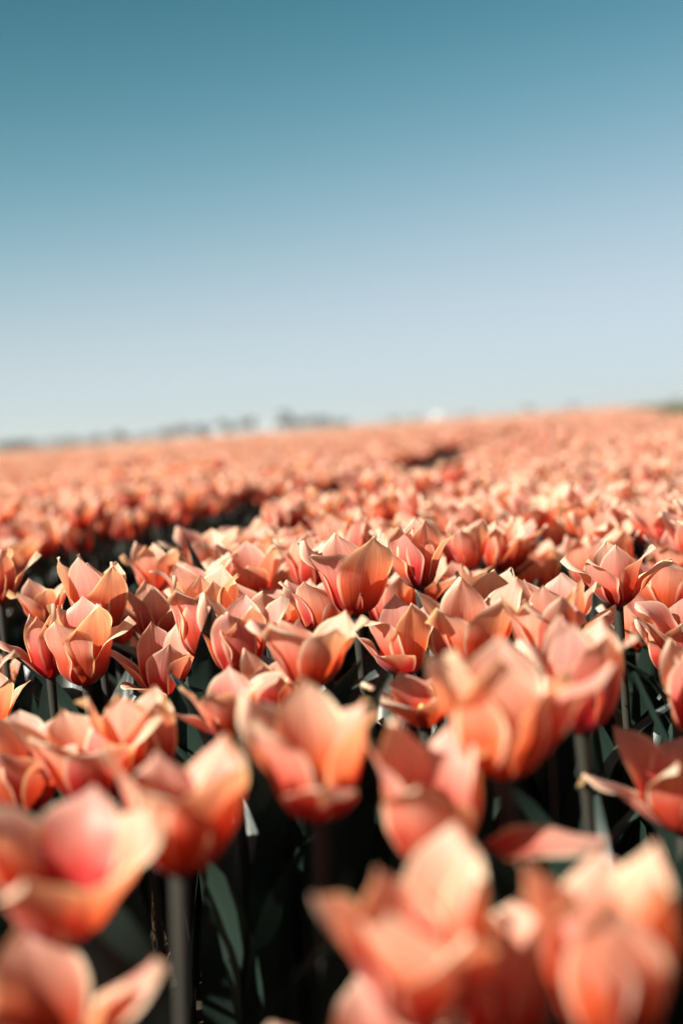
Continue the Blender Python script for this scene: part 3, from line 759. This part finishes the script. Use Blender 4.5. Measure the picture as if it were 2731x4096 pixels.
def building(x682, dist, w, dp, hw_, hr, roof, label, name, yaw, nwin, cat):
    p = far_point(x682, dist)
    root = bpy.data.objects.new(name, None); COL.objects.link(root); root.location = p
    d = pix_dir(x682, 425); root.rotation_euler.z = math.atan2(d.y, d.x) - math.pi / 2 + R(yaw)
    root['label'] = label; root['category'] = cat
    bm = bmesh.new()
    a, b = w / 2, dp / 2
    vs = [bm.verts.new(q) for q in ((-a, -b, -.1), (a, -b, -.1), (a, b, -.1), (-a, b, -.1), (-a, -b, hw_), (a, -b, hw_), (a, b, hw_), (-a, b, hw_), (-a, 0, hw_ + hr), (a, 0, hw_ + hr))]
    for f in ((0, 1, 5, 4), (2, 3, 7, 6), (1, 2, 6, 9, 5), (3, 0, 4, 8, 7)): bm.faces.new([vs[i] for i in f])
    bm_obj('wall', bm, M_WHITE, root)
    bm = bmesh.new(); o = .35; k = hr / b
    for sgn in (-1, 1):
        q = [(-a - o, sgn * (b + o), hw_ - o * k + .02), (a + o, sgn * (b + o), hw_ - o * k + .02), (a + o, 0, hw_ + hr + .02), (-a - o, 0, hw_ + hr + .02)]
        lowv = [bm.verts.new(v) for v in q]; topv = [bm.verts.new((v[0], v[1], v[2] + .18)) for v in q]
        bm.faces.new(lowv); bm.faces.new(topv)
        for i in range(4): bm.faces.new((lowv[i], lowv[(i + 1) % 4], topv[(i + 1) % 4], topv[i]))
    bmesh.ops.recalc_face_normals(bm, faces=bm.faces)
    bm_obj('roof', bm, roof, root)
    for i in range(nwin):
        x = -a + (i + .5) * w / nwin
        bm = bmesh.new(); tall = i == nwin // 2
        if tall:
            box(bm, x - .55, x + .55, -b - .06, -b + .02, 0, 2.2); bm_obj('door', bm, M_DOOR, root)
        else:
            box(bm, x - .7, x + .7, -b - .05, -b + .02, 1.0, 2.3); bm_obj('window', bm, M_GLASS, root)

rg = random.Random(4)
HZ = [ # x in the picture, distance, height, half width, material, label, low
 (2, 560, 3.6, 6.5, 2, 'dark shrub closing the hedge line where it leaves the picture', True),
 (15, 560, 3.4, 6.0, 2, 'dark low shrub on the horizon at the start of the hedge line', True),
 (28, 640, 3.6, 5.5, 2, 'rounded dark shrub next along the hedge line', True),
 (50, 700, 3.6, 7.0, 2, 'broad dark shrub in the hedge line', True),
 (75, 680, 4.0, 6.0, 2, 'dense dark shrub in the hedge line before the first small tree', True),
 (98, 760, 4.4, 7.0, 2, 'wide low shrub under the first small tree', True),
 (120, 780, 7.0, 4.2, 0, 'small olive tree standing up from the hedge line', False),
 (140, 800, 4.0, 8.0, 2, 'long low shrub beside the small olive tree', True),
 (165, 860, 7.5, 6.0, 1, 'pale brown bushy tree before the first farm shed', False),
 (184, 900, 9.0, 5.5, 1, 'brown spring tree behind the first farm shed', False),
 (203, 820, 5.5, 4.0, 2, 'dark round shrub between the farm sheds', True),
 (226, 900, 10.0, 5.5, 1, 'tall thin brown tree above the low farm buildings', False),
 (246, 950, 11.5, 6.5, 1, 'taller brown tree beside the white glint', False),
 (286, 900, 12.5, 6.2, 1, 'tallest brown tree on the horizon behind the white glint', False),
 (300, 880, 7.0, 5.0, 0, 'olive tree at the foot of the tallest tree', False),
 (318, 800, 5.2, 7.5, 2, 'dark rounded shrub past the tallest tree', True),
 (338, 820, 3.6, 6.0, 2, 'last dark shrub of the hedge line', True),
 (395, 1500, 7.0, 9.0, 1, 'faint far tree clump before the white barn', False),
 (415, 1550, 6.0, 9.0, 0, 'faint far tree behind the white barn', False),
 (470, 1600, 6.0, 10.0, 0, 'faint low tree far past the white barn', False),
 (528, 1600, 7.5, 9.0, 2, 'small dark far tree half way to the field edge', False),
 (573, 1650, 7.0, 8.0, 2, 'small dark far tree near the field edge', False),
 (674, 1500, 5.0, 10.0, 0, 'faint far tree beyond the grass verge', False),
]
for k, (x, dist, h, rx, m, lab, low) in enumerate(HZ):
    if low: dist, h, rx = dist * 0.6, h * 0.86, rx * 0.8            # the hedge line stands nearer than the trees
    else: h *= 1.1
    tree(x, dist, h, rx, M_TWIG[m], lab, 60 + k, low)
building(186, 1100, 6, 5, 2.6, 1.8, M_ROOFW, 'pale metal-roofed farm shed between the brown trees', 'farm_shed', 20, 5, 'shed')
building(218, 1250, 6, 5, 2.6, 1.8, M_ROOFW, 'white farmhouse with pale roof beside the dark round shrub', 'farmhouse', -15, 5, 'house')
building(246, 1300, 8, 5, 2.6, 1.6, M_ROOFW, 'long low pale barn under the taller brown tree', 'barn', 15, 5, 'barn')
building(437, 1300, 8, 7, 3.6, 2.6, M_ROOFW, 'lone white barn far off on the open horizon', 'barn', 10, 3, 'barn')
def glint_standin(x682, dist, r, h, label):  # made-up white tank, added to stand in for a bright glint on the horizon
    p = far_point(x682, dist); root = bpy.data.objects.new('glint_standin', None); COL.objects.link(root); root.location = p
    root['label'] = label; root['category'] = 'glint_standin'
    bm = bmesh.new(); tube(bm, (0, 0, -.1), (0, 0, h), r, r, 24); bm_obj('tank', bm, M_WHITE, root)
    bm = bmesh.new(); prev = None
    tube(bm, (0, 0, h), (0, 0, h + .3), r + .05, r + .02, 24)
    tube(bm, (0, 0, h + .3), (0, 0, h + r * .55), r + .02, .12, 24); bm_obj('roof', bm, M_ROOFW, root)
    bm = bmesh.new()
    for sx in (-.25, .25): tube(bm, (sx, -r - .15, 0), (sx, -r - .15, h), .04, .04, 5)
    for z in np.arange(.4, h, .5): tube(bm, (-.25, -r - .15, z), (.25, -r - .15, z), .03, .03, 5)
    bm_obj('ladder', bm, M_ROOF, root)
glint_standin(271, 900, 1.5, 5.0, 'made-up round white tank standing in for a glint below the tallest horizon tree')

# ------------------------------------------------------------------ the air: pale spring haze that fades the far trees
bm = bmesh.new(); box(bm, -2600, 1800, -40, 2600, -1.2, 22.0)
m, t, out = new_mat('haze')
pv = N(t, 'ShaderNodeVolumePrincipled'); pv.inputs['Color'].default_value = (0.93, 0.95, 1.0, 1); pv.inputs['Density'].default_value = 0.00028
pv.inputs['Anisotropy'].default_value = 0.2
t.links.new(pv.outputs[0], out.inputs['Volume'])
hz = bm_obj('haze', bm, m, None); hz['kind'] = 'stuff'; hz['label'] = 'thin pale haze over the far fields'; hz['category'] = 'haze'
